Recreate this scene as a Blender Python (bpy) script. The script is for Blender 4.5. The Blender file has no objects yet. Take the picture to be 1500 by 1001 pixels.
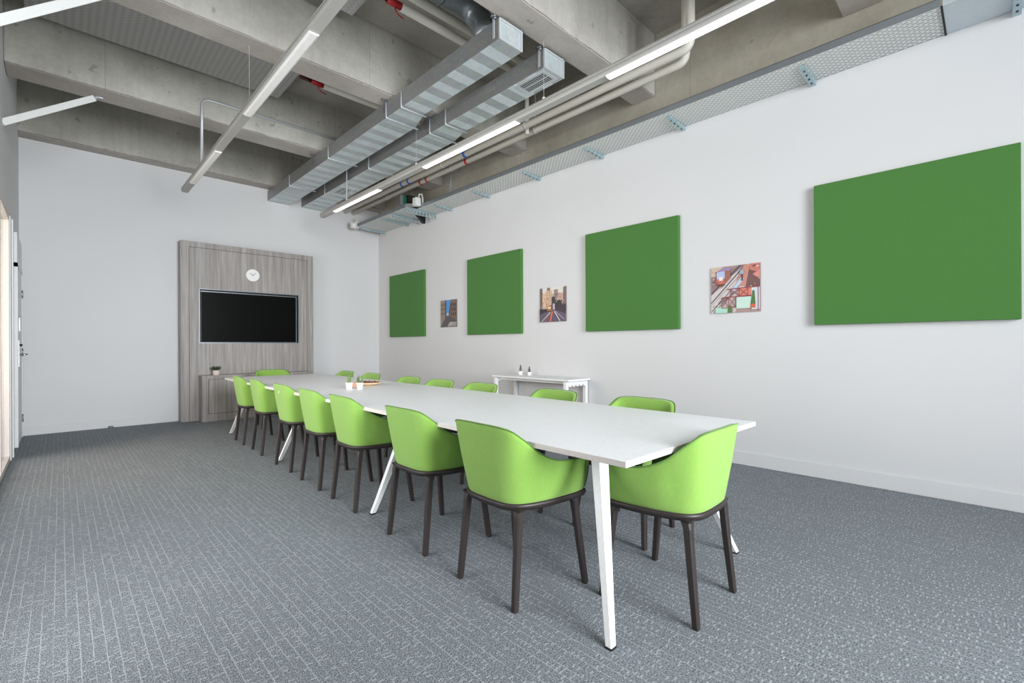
import bpy, bmesh, math, random
from mathutils import Vector, Matrix
random.seed(7)
C = bpy.data.collections.new('room'); bpy.context.scene.collection.children.link(C)
sc = bpy.context.scene

# ---------------------------------------------------------------- camera, light, exposure
F_PX = 683.0; TH = 0.76945; ROLL = 0.00433; EYE = 1.17
cam_d = bpy.data.cameras.new('camera'); cam = bpy.data.objects.new('camera', cam_d); C.objects.link(cam)
cam_d.sensor_width = 36; cam_d.lens = 36*F_PX/1500; cam_d.shift_y = 4.7/1500; cam_d.clip_start = .02
_f = Vector((math.sin(TH), math.cos(TH), 0)); _r = Vector((math.cos(TH), -math.sin(TH), 0)); _u = Vector((0, 0, 1))
_R = _r*math.cos(ROLL) - _u*math.sin(ROLL); _U = _u*math.cos(ROLL) + _r*math.sin(ROLL)
M4 = Matrix((_R, _U, -_f)).transposed().to_4x4(); M4.translation = Vector((0, 0, EYE)); cam.matrix_world = M4
sc.camera = cam
sc.view_settings.view_transform = 'Standard'; sc.view_settings.look = 'None'
sc.view_settings.exposure = -0.17; sc.view_settings.gamma = 1.0; sc.view_settings.use_curve_mapping = False

XW, YB, XL, YR, ZS, ZC = 4.745, 8.86, -0.385, -3.9, 3.915, 4.60     # right wall, back wall, left wall, rear wall, beam soffit, slab

world = bpy.data.worlds.new('daylight'); sc.world = world; world.use_nodes = True
world.node_tree.nodes['Background'].inputs[0].default_value = (.86, .93, 1, 1)
world.node_tree.nodes['Background'].inputs[1].default_value = 1.0

def area(name, loc, direction, sx, sy, power, col, spread=180):
    l = bpy.data.lights.new(name, 'AREA'); l.shape = 'RECTANGLE'; l.size = sx; l.size_y = sy; l.energy = power; l.color = col; l.spread = math.radians(spread)
    o = bpy.data.objects.new(name, l); C.objects.link(o); o.location = loc
    o.rotation_euler = Vector(direction).to_track_quat('-Z', 'Y').to_euler(); return o
# daylight through the window wall behind the camera, and through the glazed partition on the left
area('daylight_rear_window', (1.35, YR-.22, 2.3), (-.04, 1, -.14), 2.9, 3.1, 450, (.93, .965, 1), 118)
area('daylight_left_glazing', (XL-.75, 5.0, 1.5), (1, .32, .02), 6.2, 2.6, 240, (.985, .99, 1))
area('corridor_sun', (XL-1.5, 6.0, 1.7), (1, .12, -.62), .9, .6, 52, (1, .60, .34))

# ---------------------------------------------------------------- materials
def srgb(r, g, b):
    f = lambda c: (c/255/12.92) if c/255 <= .04045 else ((c/255+.055)/1.055)**2.4
    return (f(r), f(g), f(b), 1)
class Mat:
    def __init__(s, name, col=(.8, .8, .8, 1), rough=.5, metal=0, **kw):
        s.m = bpy.data.materials.new(name); s.m.use_nodes = True; s.t = s.m.node_tree; s.b = s.t.nodes['Principled BSDF']
        s.b.inputs['Base Color'].default_value = col; s.b.inputs['Roughness'].default_value = rough; s.b.inputs['Metallic'].default_value = metal
        for k, v in kw.items(): s.b.inputs[k.replace('_', ' ')].default_value = v
        s._tc = None
    def n(s, typ, **kw):
        nd = s.t.nodes.new(typ)
        for k, v in kw.items():
            if k.startswith('i_'):
                key = k[2:]; nd.inputs[int(key) if key.isdigit() else key].default_value = v
            else: setattr(nd, k, v)
        return nd
    def l(s, a, b): s.t.links.new(a, b)
    def pos(s, scale=(1, 1, 1), obj=True, rot=(0, 0, 0)):
        if not s._tc: s._tc = s.n('ShaderNodeTexCoord')
        mp = s.n('ShaderNodeMapping'); mp.inputs['Scale'].default_value = scale; mp.inputs['Rotation'].default_value = rot
        s.l(s._tc.outputs['Object'], mp.inputs[0]); return mp.outputs[0]
    def noise(s, vec, scale, detail=4, rough=.55, dist=0):
        nd = s.n('ShaderNodeTexNoise'); nd.inputs['Scale'].default_value = scale; nd.inputs['Detail'].default_value = detail
        nd.inputs['Roughness'].default_value = rough; nd.inputs['Distortion'].default_value = dist
        s.l(vec, nd.inputs['Vector']); return nd.outputs['Fac']
    def ramp(s, fac, stops):
        r = s.n('ShaderNodeValToRGB'); e = r.color_ramp.elements
        while len(e) < len(stops): e.new(.5)
        for i, (p, c) in enumerate(stops): e[i].position = p; e[i].color = c
        s.l(fac, r.inputs[0]); return r.outputs[0]
    def mix(s, fac, a, b, blend='MIX'):
        m = s.n('ShaderNodeMix', data_type='RGBA', blend_type=blend)
        for sock, v in ((m.inputs[0], fac), (m.inputs[6], a), (m.inputs[7], b)):
            if isinstance(v, (float, int, tuple)): sock.default_value = v
            else: s.l(v, sock)
        return m.outputs[2]
    def math(s, op, a, b=0., c=None):
        m = s.n('ShaderNodeMath', operation=op)
        for k, v in enumerate((a, b) if c is None else (a, b, c)):
            if isinstance(v, (float, int)): m.inputs[k].default_value = v
            else: s.l(v, m.inputs[k])
        return m.outputs[0]
    def sep(s, vec):
        x = s.n('ShaderNodeSeparateXYZ'); s.l(vec, x.inputs[0]); return x.outputs
    def comb(s, x, y, z=0.):
        c = s.n('ShaderNodeCombineXYZ')
        for k, v in enumerate((x, y, z)):
            if isinstance(v, (float, int)): c.inputs[k].default_value = v
            else: s.l(v, c.inputs[k])
        return c.outputs[0]
    def white(s, vec):
        w = s.n('ShaderNodeTexWhiteNoise', noise_dimensions='3D'); s.l(vec, w.inputs[0]); return w.outputs[0]
    def bump(s, h, strength=.3, dist=.01):
        b = s.n('ShaderNodeBump'); b.inputs['Strength'].default_value = strength; b.inputs['Distance'].default_value = dist
        s.l(h, b.inputs['Height']); s.l(b.outputs[0], s.b.inputs['Normal'])
    def base(s, c): s.l(c, s.b.inputs['Base Color'])

def m_paint(name, rgb, rough=.75):
    m = Mat(name, srgb(*rgb), rough); nz = m.noise(m.pos(), 90, 3); m.bump(nz, .05, .002)
    n2 = m.noise(m.pos(), .8, 2)
    m.base(m.mix(n2, srgb(*[c*.985 for c in rgb]), srgb(*[min(255, c*1.01) for c in rgb]))); return m.m
def m_plain(name, rgb, rough=.5, metal=0, **kw):
    m = Mat(name, srgb(*rgb), rough, metal, **kw); nz = m.noise(m.pos(), 60, 3)
    m.base(m.mix(nz, srgb(*[c*.95 for c in rgb]), srgb(*[min(255, c*1.03) for c in rgb]))); return m.m
def m_concrete(name, a, b, c, axis):
    m = Mat(name, rough=.85); p = m.pos()
    big = m.noise(p, 1.3, 5, .6); fine = m.noise(p, 26, 6, .7)
    st = (16, 16, 1.6) if axis == 'v' else (3, 3, 3)
    streak = m.noise(m.pos(st), 1, 4, .6)
    col = m.ramp(big, [(.3, srgb(*a)), (.5, srgb(*b)), (.72, srgb(*c))])
    k = m.ramp(streak, [(.30, (.86, .85, .84, 1)), (.52, (1, 1, 1, 1)), (.75, (1.04, 1.04, 1.04, 1))])
    col = m.mix(.6 if axis == 'v' else .35, col, k, 'MULTIPLY')
    k2 = m.ramp(fine, [(.25, (.86, .86, .85, 1)), (.6, (1.03, 1.03, 1.03, 1))])
    col = m.mix(.8, col, k2, 'MULTIPLY')
    pits = m.ramp(m.noise(p, 9, 2, .5), [(.69, (0, 0, 0, 1)), (.73, (1, 1, 1, 1))])
    col = m.mix(m.math('MULTIPLY', pits, .35), col, srgb(86, 80, 70))
    x, y, z = m.sep(p)
    if axis == 'v':      # pale ragged seam and dark crack just above the soffit edge, formwork joints
        w = m.math('ADD', z, m.math('MULTIPLY', m.noise(p, 3.2, 5, .7), .035))
        seam = m.math('MULTIPLY', m.math('GREATER_THAN', w, 3.935), m.math('LESS_THAN', w, 3.944))
        col = m.mix(m.math('MULTIPLY', seam, .75), col, srgb(84, 78, 70))
        s2 = m.math('LESS_THAN', w, 3.934)
        col = m.mix(m.math('MULTIPLY', s2, .35), col, srgb(196, 190, 178))
    j = m.math('FRACT', m.math('DIVIDE', m.math('ADD', x, m.math('ADD', y, .55)), 2.5))
    jl = m.math('LESS_THAN', j, .0028)
    col = m.mix(m.math('MULTIPLY', jl, .3), col, srgb(82, 78, 70))
    m.base(col); m.bump(m.math('ADD', m.math('MULTIPLY', fine, .5), streak), .12, .004); return m.m
def m_carpet():
    m = Mat('carpet', rough=.95); p = m.pos(); x, y, z = m.sep(p)
    wob = m.math('MULTIPLY', m.noise(p, 30, 3), .008); xx = m.math('ADD', x, wob)
    P = .037
    fx = m.math('FRACT', m.math('DIVIDE', xx, P)); ix = m.math('FLOOR', m.math('DIVIDE', xx, P))
    line = m.math('LESS_THAN', m.math('ABSOLUTE', m.math('SUBTRACT', fx, .5)), .045)
    seg = m.white(m.comb(ix, m.math('FLOOR', m.math('DIVIDE', m.math('ADD', y, m.math('MULTIPLY', ix, .37)), .31))))
    line = m.math('MULTIPLY', line, m.math('ADD', m.math('MULTIPLY', m.math('GREATER_THAN', seg, .45), .36), .20))
    yy = m.math('ADD', y, m.math('MULTIPLY', m.white(m.comb(ix, 3.3)), .05))
    Q = .022
    fy = m.math('FRACT', m.math('DIVIDE', yy, Q)); iy = m.math('FLOOR', m.math('DIVIDE', yy, Q))
    cell = m.white(m.comb(ix, iy, 2.2))
    dash = m.math('MULTIPLY', m.math('LESS_THAN', m.math('ABSOLUTE', m.math('SUBTRACT', fy, .5)), .13), m.math('GREATER_THAN', cell, .55))
    half = m.math('GREATER_THAN', m.math('MULTIPLY', m.math('SUBTRACT', fx, .5), m.math('SUBTRACT', m.white(m.comb(ix, iy, 7.)), .5)), 0.)
    dash = m.math('MULTIPLY', dash, m.math('MULTIPLY', half, .62))
    loop = m.noise(m.pos((1, .6, 1)), 230, 3, .85); loop2 = m.noise(p, 120, 3, .7)
    bas = m.ramp(loop, [(.34, srgb(54, 58, 63)), (.5, srgb(108, 114, 120)), (.64, srgb(186, 192, 199))])
    bas = m.mix(.6, bas, m.ramp(loop2, [(.3, (.78, .78, .78, 1)), (.7, (1.15, 1.15, 1.15, 1))]), 'MULTIPLY')
    big = m.noise(p, 1.5, 4)
    bas = m.mix(.5, bas, m.ramp(big, [(.35, (.93, .93, .93, 1)), (.65, (1.05, 1.05, 1.05, 1))]), 'MULTIPLY')
    marks = m.math('MAXIMUM', line, dash)
    marks = m.math('MULTIPLY', marks, m.math('ADD', m.math('MULTIPLY', loop, .9), .3))
    m.base(m.mix(marks, bas, srgb(198, 203, 209))); m.bump(m.math('ADD', loop, m.math('MULTIPLY', marks, .6)), .6, .004)
    return m.m
def m_wood(name='grey_laminate'):
    m = Mat(name, rough=.55)
    g = m.noise(m.pos((26, 26, .9)), 1, 6, .65, .4); g2 = m.noise(m.pos((110, 110, 2.2)), 1, 4, .7)
    plank = m.white(m.comb(m.math('FLOOR', m.math('DIVIDE', m.sep(m.pos())[0], .095)), 1.))
    col = m.ramp(g, [(.3, srgb(134, 129, 127)), (.5, srgb(156, 151, 148)), (.7, srgb(180, 175, 172))])
    col = m.mix(.7, col, m.ramp(g2, [(.35, (.80, .79, .78, 1)), (.6, (1.03, 1.03, 1.03, 1))]), 'MULTIPLY')
    col = m.mix(.5, col, m.ramp(plank, [(0, (.88, .87, .87, 1)), (1, (1.1, 1.1, 1.1, 1))]), 'MULTIPLY')
    m.base(col); m.bump(g2, .15, .002); return m.m
def m_galv(name, a, b, rough=.34, sc_=2.4, ribs=False):
    m = Mat(name, rough=rough, metal=.45); p = m.pos()
    n1 = m.noise(m.pos((2.5, .9, 2.5)), sc_, 5, .7, .5); v = m.n('ShaderNodeTexVoronoi'); v.inputs['Scale'].default_value = 45; m.l(p, v.inputs['Vector'])
    col = m.mix(m.math('MULTIPLY', n1, 1.), srgb(*a), srgb(*b)); col = m.mix(.12, col, v.outputs['Color'], 'OVERLAY')
    m.base(col); m.l(m.math('ADD', m.math('MULTIPLY', n1, .22), rough-.1), m.b.inputs['Roughness'])
    if ribs:
        y = m.sep(p)[1]; f = m.math('FRACT', m.math('DIVIDE', y, .245)); h = m.math('ABSOLUTE', m.math('SUBTRACT', f, .5))
        m.bump(m.math('ADD', m.math('MULTIPLY', h, 2.), m.math('MULTIPLY', n1, .5)), 1., .035)
    else: m.bump(n1, .2, .01)
    return m.m
def m_fabric(name, rgb, k=.10, sheen=.25):
    m = Mat(name, srgb(*rgb), .9); m.b.inputs['Sheen Weight'].default_value = sheen
    n1 = m.noise(m.pos(), 520, 2, .7); n2 = m.noise(m.pos(), 45, 3, .6)
    c = m.mix(m.ramp(n1, [(.3, (0, 0, 0, 1)), (.7, (1, 1, 1, 1))]), srgb(*[v*(1-k) for v in rgb]), srgb(*[min(255, v*(1+k)) for v in rgb]))
    c = m.mix(.4, c, m.ramp(n2, [(.3, (.93, .93, .93, 1)), (.7, (1.05, 1.05, 1.05, 1))]), 'MULTIPLY')
    m.base(c); m.bump(n1, .25, .0015); return m.m
def m_perf():
    m = Mat('perforated_zinc', srgb(228, 231, 229), .5, .0); x, y, z = m.sep(m.pos())
    P, Q = .055, .026
    row = m.math('FLOOR', m.math('DIVIDE', x, Q)); fx = m.math('FRACT', m.math('DIVIDE', x, Q))
    y2 = m.math('ADD', m.math('DIVIDE', y, P), m.math('MULTIPLY', row, .5)); fy = m.math('FRACT', y2)
    slot = m.math('MULTIPLY', m.math('LESS_THAN', m.math('ABSOLUTE', m.math('SUBTRACT', fx, .5)), .2),
                  m.math('LESS_THAN', m.math('ABSOLUTE', m.math('SUBTRACT', fy, .5)), .36))
    tr = m.n('ShaderNodeBsdfTransparent'); mx = m.n('ShaderNodeMixShader'); m.l(slot, mx.inputs[0]); m.l(m.b.outputs[0], mx.inputs[1]); m.l(tr.outputs[0], mx.inputs[2])
    m.l(mx.outputs[0], m.t.nodes['Material Output'].inputs[0]); return m.m
def m_ribbed():
    m = Mat('acoustic_felt', srgb(158, 156, 153), .85); p = m.pos(); x, y, z = m.sep(p)
    w = m.math('SINE', m.math('ADD', m.math('MULTIPLY', x, 110.), m.math('MULTIPLY', m.math('SINE', m.math('MULTIPLY', y, 120.)), 1.2)))
    m.bump(w, .12, .004)
    m.base(m.mix(m.math('ADD', m.math('MULTIPLY', w, .5), .5), srgb(160, 158, 155), srgb(178, 176, 173))); return m.m
def m_glass():      # thin pane: clear with a faint mirror reflection
    m = Mat('clear_glass', (1, 1, 1, 1), .02); tr = m.n('ShaderNodeBsdfTransparent'); tr.inputs[0].default_value = (.96, .975, .97, 1)
    gl = m.n('ShaderNodeBsdfGlossy'); gl.inputs['Roughness'].default_value = .02; fr = m.n('ShaderNodeFresnel'); fr.inputs[0].default_value = 1.45
    mx = m.n('ShaderNodeMixShader'); m.l(m.math('MULTIPLY', fr.outputs[0], .8), mx.inputs[0]); m.l(tr.outputs[0], mx.inputs[1]); m.l(gl.outputs[0], mx.inputs[2])
    m.l(mx.outputs[0], m.t.nodes['Material Output'].inputs[0]); return m.m
def m_vcol():
    m = Mat('printed_canvas', rough=.5); a = m.n('ShaderNodeVertexColor', layer_name='Col')
    nz = m.ramp(m.noise(m.pos(), 130, 4, .8), [(.3, (.72, .72, .72, 1)), (.65, (1.15, 1.15, 1.15, 1))])
    m.base(m.mix(.75, a.outputs[0], nz, 'MULTIPLY')); return m.m

M = dict(
    wall=m_paint('white_wall_paint', (214, 214, 215)), trimw=m_plain('white_trim', (228, 228, 229), .45),
    conc=m_concrete('board_formed_concrete', (158, 155, 147), (176, 173, 165), (195, 192, 185), 'v'),
    soff=m_concrete('soffit_concrete_bounce_tint', (166, 158, 151), (180, 173, 166), (194, 188, 182), 'x'),  # beam undersides tinted pinkish, warm bounced light put into the colour
    conc2=m_concrete('side_wall_concrete', (154, 148, 134), (170, 164, 150), (186, 181, 168), 's'),
    slab=m_concrete('slab_concrete', (144, 140, 131), (158, 154, 145), (172, 168, 159), 's'),
    carpet=m_carpet(), wood=m_wood(), seam=m_plain('dark_seam', (70, 66, 64), .8),
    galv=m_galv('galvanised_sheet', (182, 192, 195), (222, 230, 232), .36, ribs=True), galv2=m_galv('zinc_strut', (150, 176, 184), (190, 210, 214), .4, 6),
    galvd=m_galv('galvanised_side_shaded', (132, 133, 133), (160, 162, 162), .42), rod=m_plain('zinc_rod', (200, 204, 206), .35, .3), steel=m_plain('spiral_duct_steel', (140, 146, 150), .3, .75),
    perf=m_perf(), flange=m_plain('tray_flange_zinc', (146, 152, 157), .45, .6), capm=m_plain('plain_zinc_cover', (198, 206, 212), .5, .3),
    felt=m_ribbed(), green=m_fabric('lime_green_wool', (125, 165, 70)), pipe_g=m_fabric('dark_green_piping', (84, 124, 46)), panel=m_fabric('moss_green_felt', (68, 118, 52), .14, .1),
    seat=m_fabric('grey_seat_fabric', (112, 116, 120)), brown=m_plain('dark_brown_plastic', (46, 38, 37), .45),
    tabletop=m_plain('white_laminate', (240, 241, 243), .42, Specular_IOR_Level=.3), tedge=m_plain('white_table_edge', (216, 208, 203), .4), tleg=m_plain('white_powder_coat', (238, 238, 238), .4),
    blk=m_plain('black_plastic', (22, 22, 24), .3), screen=Mat('screen_glass', (.003, .003, .003, 1), .3, Specular_IOR_Level=.05).m, alu=m_plain('grey_aluminium', (120, 126, 132), .35, .7),
    ppipe=m_plain('beige_pipe_insulation', (208, 204, 194), .55), blue=m_plain('blue_band', (24, 88, 176), .4), red=m_plain('red_valve_paint', (170, 16, 26), .4), dred=m_plain('dark_red_rubber', (70, 14, 18), .5),
    diff_on=Mat('lit_opal_diffuser', (.8, .8, .8, 1), .4, Emission_Color=(1, .985, .96, 1), Emission_Strength=.8).m,
    lhouse=m_plain('light_housing', (176, 174, 170), .42), diff=m_plain('opal_diffuser', (246, 243, 240), .35), wht=m_plain('white_plastic', (232, 232, 230), .4),
    glass=m_glass(), frame=m_plain('pinkish_oak_frame', (206, 198, 192), .5), cream=m_plain('cream_corridor_paint', (236, 234, 230), .8),
    pot=m_plain('white_ceramic', (240, 238, 236), .3), pinkpot=m_plain('pale_pink_ceramic', (226, 208, 200), .4), soil=m_plain('soil', (70, 56, 44), .9), cactus=m_plain('cactus_green', (96, 122, 66), .7), leafd=m_plain('dark_succulent', (52, 72, 44), .6),
    bowl=m_plain('pale_wood_bowl', (226, 196, 160), .5), nut=m_plain('mixed_dried_filling', (120, 70, 52), .7), orange=m_plain('terracotta', (222, 150, 112), .6),
    hand=m_plain('grey_blue_hands', (130, 150, 170), .4), pcb=m_plain('green_board', (30, 110, 70), .5), print=m_vcol(), cedge=m_plain('printed_canvas_edge', (142, 122, 120), .6), chrome=m_plain('brushed_steel', (176, 176, 174), .3, .9), slate=m_plain('dark_grille', (24, 26, 28), .7), speck=m_plain('pale_mark', (216, 224, 190), .7))

# ---------------------------------------------------------------- mesh helpers
def obj(name, bm, m, parent=None, smooth=False, bevel=0, loc=(0, 0, 0), rot=(0, 0, 0)):
    me = bpy.data.meshes.new(name); bmesh.ops.recalc_face_normals(bm, faces=bm.faces); bm.to_mesh(me); bm.free()
    for mm in (m if isinstance(m, (list, tuple)) else [m]): me.materials.append(M[mm] if isinstance(mm, str) else mm)
    o = bpy.data.objects.new(name, me); C.objects.link(o); o.location = loc; o.rotation_euler = rot
    if parent: o.parent = parent
    if smooth:
        for p in me.polygons: p.use_smooth = True
    if bevel:
        b = o.modifiers.new('bevel', 'BEVEL'); b.width = bevel; b.segments = 2; b.limit_method = 'ANGLE'; b.angle_limit = math.radians(40)
    return o
def box(bm, x0, x1, y0, y1, z0, z1, mi=0):
    v = [bm.verts.new(p) for p in ((x0,y0,z0),(x1,y0,z0),(x1,y1,z0),(x0,y1,z0),(x0,y0,z1),(x1,y0,z1),(x1,y1,z1),(x0,y1,z1))]
    for q in ((3,2,1,0),(4,5,6,7),(0,1,5,4),(1,2,6,5),(2,3,7,6),(3,0,4,7)): bm.faces.new([v[i] for i in q]).material_index = mi
    return v
def hexa(bm, bot, top, mi=0):
    v = [bm.verts.new(p) for p in list(bot)+list(top)]; n = len(bot)
    bm.faces.new(v[:n][::-1]).material_index = mi; bm.faces.new(v[n:]).material_index = mi
    for i in range(n): bm.faces.new((v[i], v[(i+1) % n], v[n+(i+1) % n], v[n+i])).material_index = mi
def tube(bm, pts, r, n=12, cap=True, rs=None):
    pts = [Vector(p) for p in pts]; rings = []; prev = None
    for i, p in enumerate(pts):
        t = ((pts[min(i+1, len(pts)-1)] - pts[max(i-1, 0)])).normalized()
        if prev is None:
            a = Vector((0, 0, 1)) if abs(t.z) < .9 else Vector((1, 0, 0)); x = t.cross(a).normalized()
        else: x = (prev - t*prev.dot(t)).normalized()
        prev = x; y = t.cross(x); rr = rs[i] if rs else r
        rings.append([bm.verts.new(p + (x*math.cos(2*math.pi*k/n) + y*math.sin(2*math.pi*k/n))*rr) for k in range(n)])
    for a, b in zip(rings, rings[1:]):
        for k in range(n): bm.faces.new((a[k], a[(k+1) % n], b[(k+1) % n], b[k]))
    if cap: bm.faces.new(rings[0][::-1]); bm.faces.new(rings[-1])
def bend(p0, p1, p2, r, n=8):      # p0 -> corner p1 -> p2 with a rounded elbow
    p0, p1, p2 = Vector(p0), Vector(p1), Vector(p2); a = p1 + (p0-p1).normalized()*r; b = p1 + (p2-p1).normalized()*r
    return [tuple(((1-t)**2)*a + 2*t*(1-t)*p1 + t*t*b) for t in [i/n for i in range(n+1)]]
def lathe(bm, prof, n=20, c=(0, 0, 0)):
    rings = []
    for r, z in prof: rings.append([bm.verts.new((c[0]+r*math.cos(2*math.pi*k/n), c[1]+r*math.sin(2*math.pi*k/n), c[2]+z)) for k in range(n)])
    for a, b in zip(rings, rings[1:]):
        for k in range(n): bm.faces.new((a[k], a[(k+1) % n], b[(k+1) % n], b[k]))
    bm.faces.new(rings[0][::-1]); bm.faces.new(rings[-1])
def B(): return bmesh.new()
def thing(name, label, cat, loc=(0, 0, 0), rz=0, group=None):
    o = bpy.data.objects.new(name, None); o.empty_display_size = .1; C.objects.link(o); o.location = loc; o.rotation_euler = (0, 0, rz)
    return tag(o, label, cat, group)
def tag(o, label, cat, group=None):
    o['label'] = label; o['category'] = cat
    if group: o['group'] = group
    return o
def struct(name, bm, m, **k):
    o = obj(name, bm, m, **k); o['kind'] = 'structure'; return o
def copy_tree(o, parent=None):
    c = o.copy(); C.objects.link(c); c.parent = parent
    for ch in [x for x in C.objects if x.parent == o]: copy_tree(ch, c)
    return c
def bx(name, m, parent, *a, bevel=0): bm = B(); box(bm, *a); return obj(name, bm, m, parent, bevel=bevel)

# ---------------------------------------------------------------- the room
bm = B(); box(bm, XL-2.2, XW+.2, YR-.1, YB+.3, -.1, 0); struct('floor', bm, 'carpet')
bm = B(); box(bm, XW, XW+.2, YR-.15, YB+.3, -.1, 3.468); wr = struct('wall_right', bm, 'wall')
bm = B(); box(bm, XW+.004, XW+.2, YR-.15, YB+.3, 3.468, ZC+.1); obj('concrete_upper_wall', bm, 'conc2', wr)
bm = B(); box(bm, XL-.2, XW, YB, YB+.2, -.1, ZS); struct('wall_back', bm, 'wall')
# left wall: solid pieces around the glazing and the door
GL0, GL1, GZ = -3.2, 7.36, 2.52
DY0, DY1, DZ = 7.93, 8.74, 2.10
bm = B()
box(bm, XL-.16, XL, YR-.15, GL0, -.1, ZC+.1); box(bm, XL-.16, XL, GL0, GL1, GZ, ZC+.1); box(bm, XL-.16, XL, GL1, YB+.2, GZ, ZC+.1)
box(bm, XL-.16, XL, GL1, DY0-.06, -.1, GZ); box(bm, XL-.16, XL, DY1+.04, YB+.2, -.1, GZ); box(bm, XL-.16, XL-.05, DY0-.06, DY1+.04, -.1, GZ); box(bm, XL-.16, XL, DY0-.06, DY1+.04, GZ-.02, GZ)
struct('wall_left', bm, 'wall')
bm = B(); wx0, wx1, wz0, wz1 = -.15, 2.85, .7, 3.88     # rear wall with a wide window
box(bm, XL-.2, XW+.2, YR-.15, YR, -.1, wz0); box(bm, XL-.2, XW+.2, YR-.15, YR, wz1, ZC+.1); box(bm, XL-.2, wx0, YR-.15, YR, wz0, wz1); box(bm, wx1, XW+.2, YR-.15, YR, wz0, wz1)
struct('wall_rear', bm, 'wall')
w2 = thing('window_2', '', '', (0, 0, 0)); del w2['label']; del w2['category']; w2['kind'] = 'structure'
bm = B()
for x in (wx0, wx0+.98, wx0+1.96, wx1-.06): box(bm, x, x+.06, YR-.11, YR-.03, wz0, wz1)
box(bm, wx0, wx1, YR-.11, YR-.03, wz0, wz0+.06); box(bm, wx0, wx1, YR-.11, YR-.03, wz1-.06, wz1); obj('window_frame', bm, 'trimw', w2)
# ceiling slab and beams
bm = B(); box(bm, XL-.2, XW+.2, YR-.15, YB+.3, ZC, ZC+.15); ceil = struct('ceiling', bm, 'slab')
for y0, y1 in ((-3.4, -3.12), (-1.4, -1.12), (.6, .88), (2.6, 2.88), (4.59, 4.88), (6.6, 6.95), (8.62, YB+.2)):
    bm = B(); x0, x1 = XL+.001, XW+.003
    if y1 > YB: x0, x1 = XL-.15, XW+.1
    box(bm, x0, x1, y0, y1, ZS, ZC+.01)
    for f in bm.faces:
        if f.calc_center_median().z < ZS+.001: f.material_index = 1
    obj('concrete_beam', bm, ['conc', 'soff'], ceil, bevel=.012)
# baseboards
bm = B(); box(bm, XW-.014, XW, YR, YB, 0, .125); struct('baseboard_right', bm, 'wall', bevel=.003)
bm = B(); box(bm, XL, 1.318, YB-.014, YB, 0, .11); box(bm, 3.33, XW-.014, YB-.014, YB, 0, .11); struct('baseboard_back', bm, 'wall', bevel=.003)
# corridor beyond the glazing
bm = B(); box(bm, XL-2.25, XL-2.15, GL0-.5, YB+.3, -.1, 3.2); box(bm, XL-2.2, XL-.16, YB+.1, YB+.2, -.1, 3.2); struct('wall_corridor', bm, 'cream')
bm = B(); box(bm, XL-2.2, XL-.16, GL0-.5, YB+.2, 3.1, 3.2); struct('trim_1', bm, 'cream')
# glazed partition
g = thing('window_1', '', ''); del g['label']; del g['category']; g['kind'] = 'structure'
bm = B(); box(bm, XL-.07, XL+.012, GL0, GL1, .0, .05); box(bm, XL-.07, XL+.012, GL0, GL1, GZ-.05, GZ)
for y in (GL0, -1.4, .6, 2.6, 4.4, 6.0, 6.98): box(bm, XL-.07, XL+.012, y, y+.045, .05, GZ-.05)
obj('glazing_frame', bm, 'frame', g, bevel=.003)
bm = B(); box(bm, XL-.06, XL+.02, 7.04, 7.36, 0, GZ); box(bm, XL-.02, XL+.03, 7.2, 7.26, 0, GZ); obj('white_post', bm, 'trimw', g, bevel=.004)
bx('pane', 'glass', g, XL-.034, XL-.026, GL0+.045, 6.98, .05, GZ-.05)
# door in the left wall, close to the corner
d = thing('door_1', '', ''); del d['label']; del d['category']; d['kind'] = 'structure'
bx('door_leaf', 'trimw', d, XL-.02, XL+.027, DY0, DY1, .008, DZ, bevel=.002)
bm = B(); box(bm, XL-.05, XL+.032, DY0-.05, DY0-.004, 0, DZ+.05); box(bm, XL-.05, XL+.032, DY1+.004, DY1+.035, 0, DZ+.05); box(bm, XL-.05, XL+.032, DY0-.05, DY1+.035, DZ+.001, DZ+.05)
box(bm, XL-.05, XL+.027, DY0-.05, DY1+.035, DZ+.05, 2.5); obj('door_frame', bm, 'trimw', d)
bm = B(); box(bm, XL+.027, XL+.038, 8.02, 8.07, .93, 1.25); h = obj('door_handle', bm, 'chrome', d, bevel=.003)
bm = B(); tube(bm, [(XL+.034, 8.045, 1.08)]+bend((XL+.034, 8.045, 1.08), (XL+.095, 8.045, 1.08), (XL+.095, 8.17, 1.08), .02)+[(XL+.095, 8.17, 1.08)], .0095, 10); obj('lever', bm, 'chrome', h, True)
bm = B(); tube(bm, [(XL+.03, 8.045, 1.19), (XL+.06, 8.045, 1.19)], .014, 12); obj('lock_cylinder', bm, 'blk', h, True)
bm = B(); box(bm, XL+.027, XL+.034, 8.2, 8.36, 1.36, 1.52); obj('door_sign', bm, 'chrome', d)
bm = B()
for z in (.25, 1.1, 1.85): tube(bm, [(XL+.033, DY1, z-.05), (XL+.033, DY1, z+.05)], .008, 8)
obj('hinge', bm, 'chrome', d, True)
bm = B(); tube(bm, [(.515, YB-.045, .0), (.515, YB-.045, .03)], .03, 14); tag(obj('door_stop', bm, 'chrome', bevel=.006), 'small round metal door stop at the foot of the back wall', 'door stop')

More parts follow.
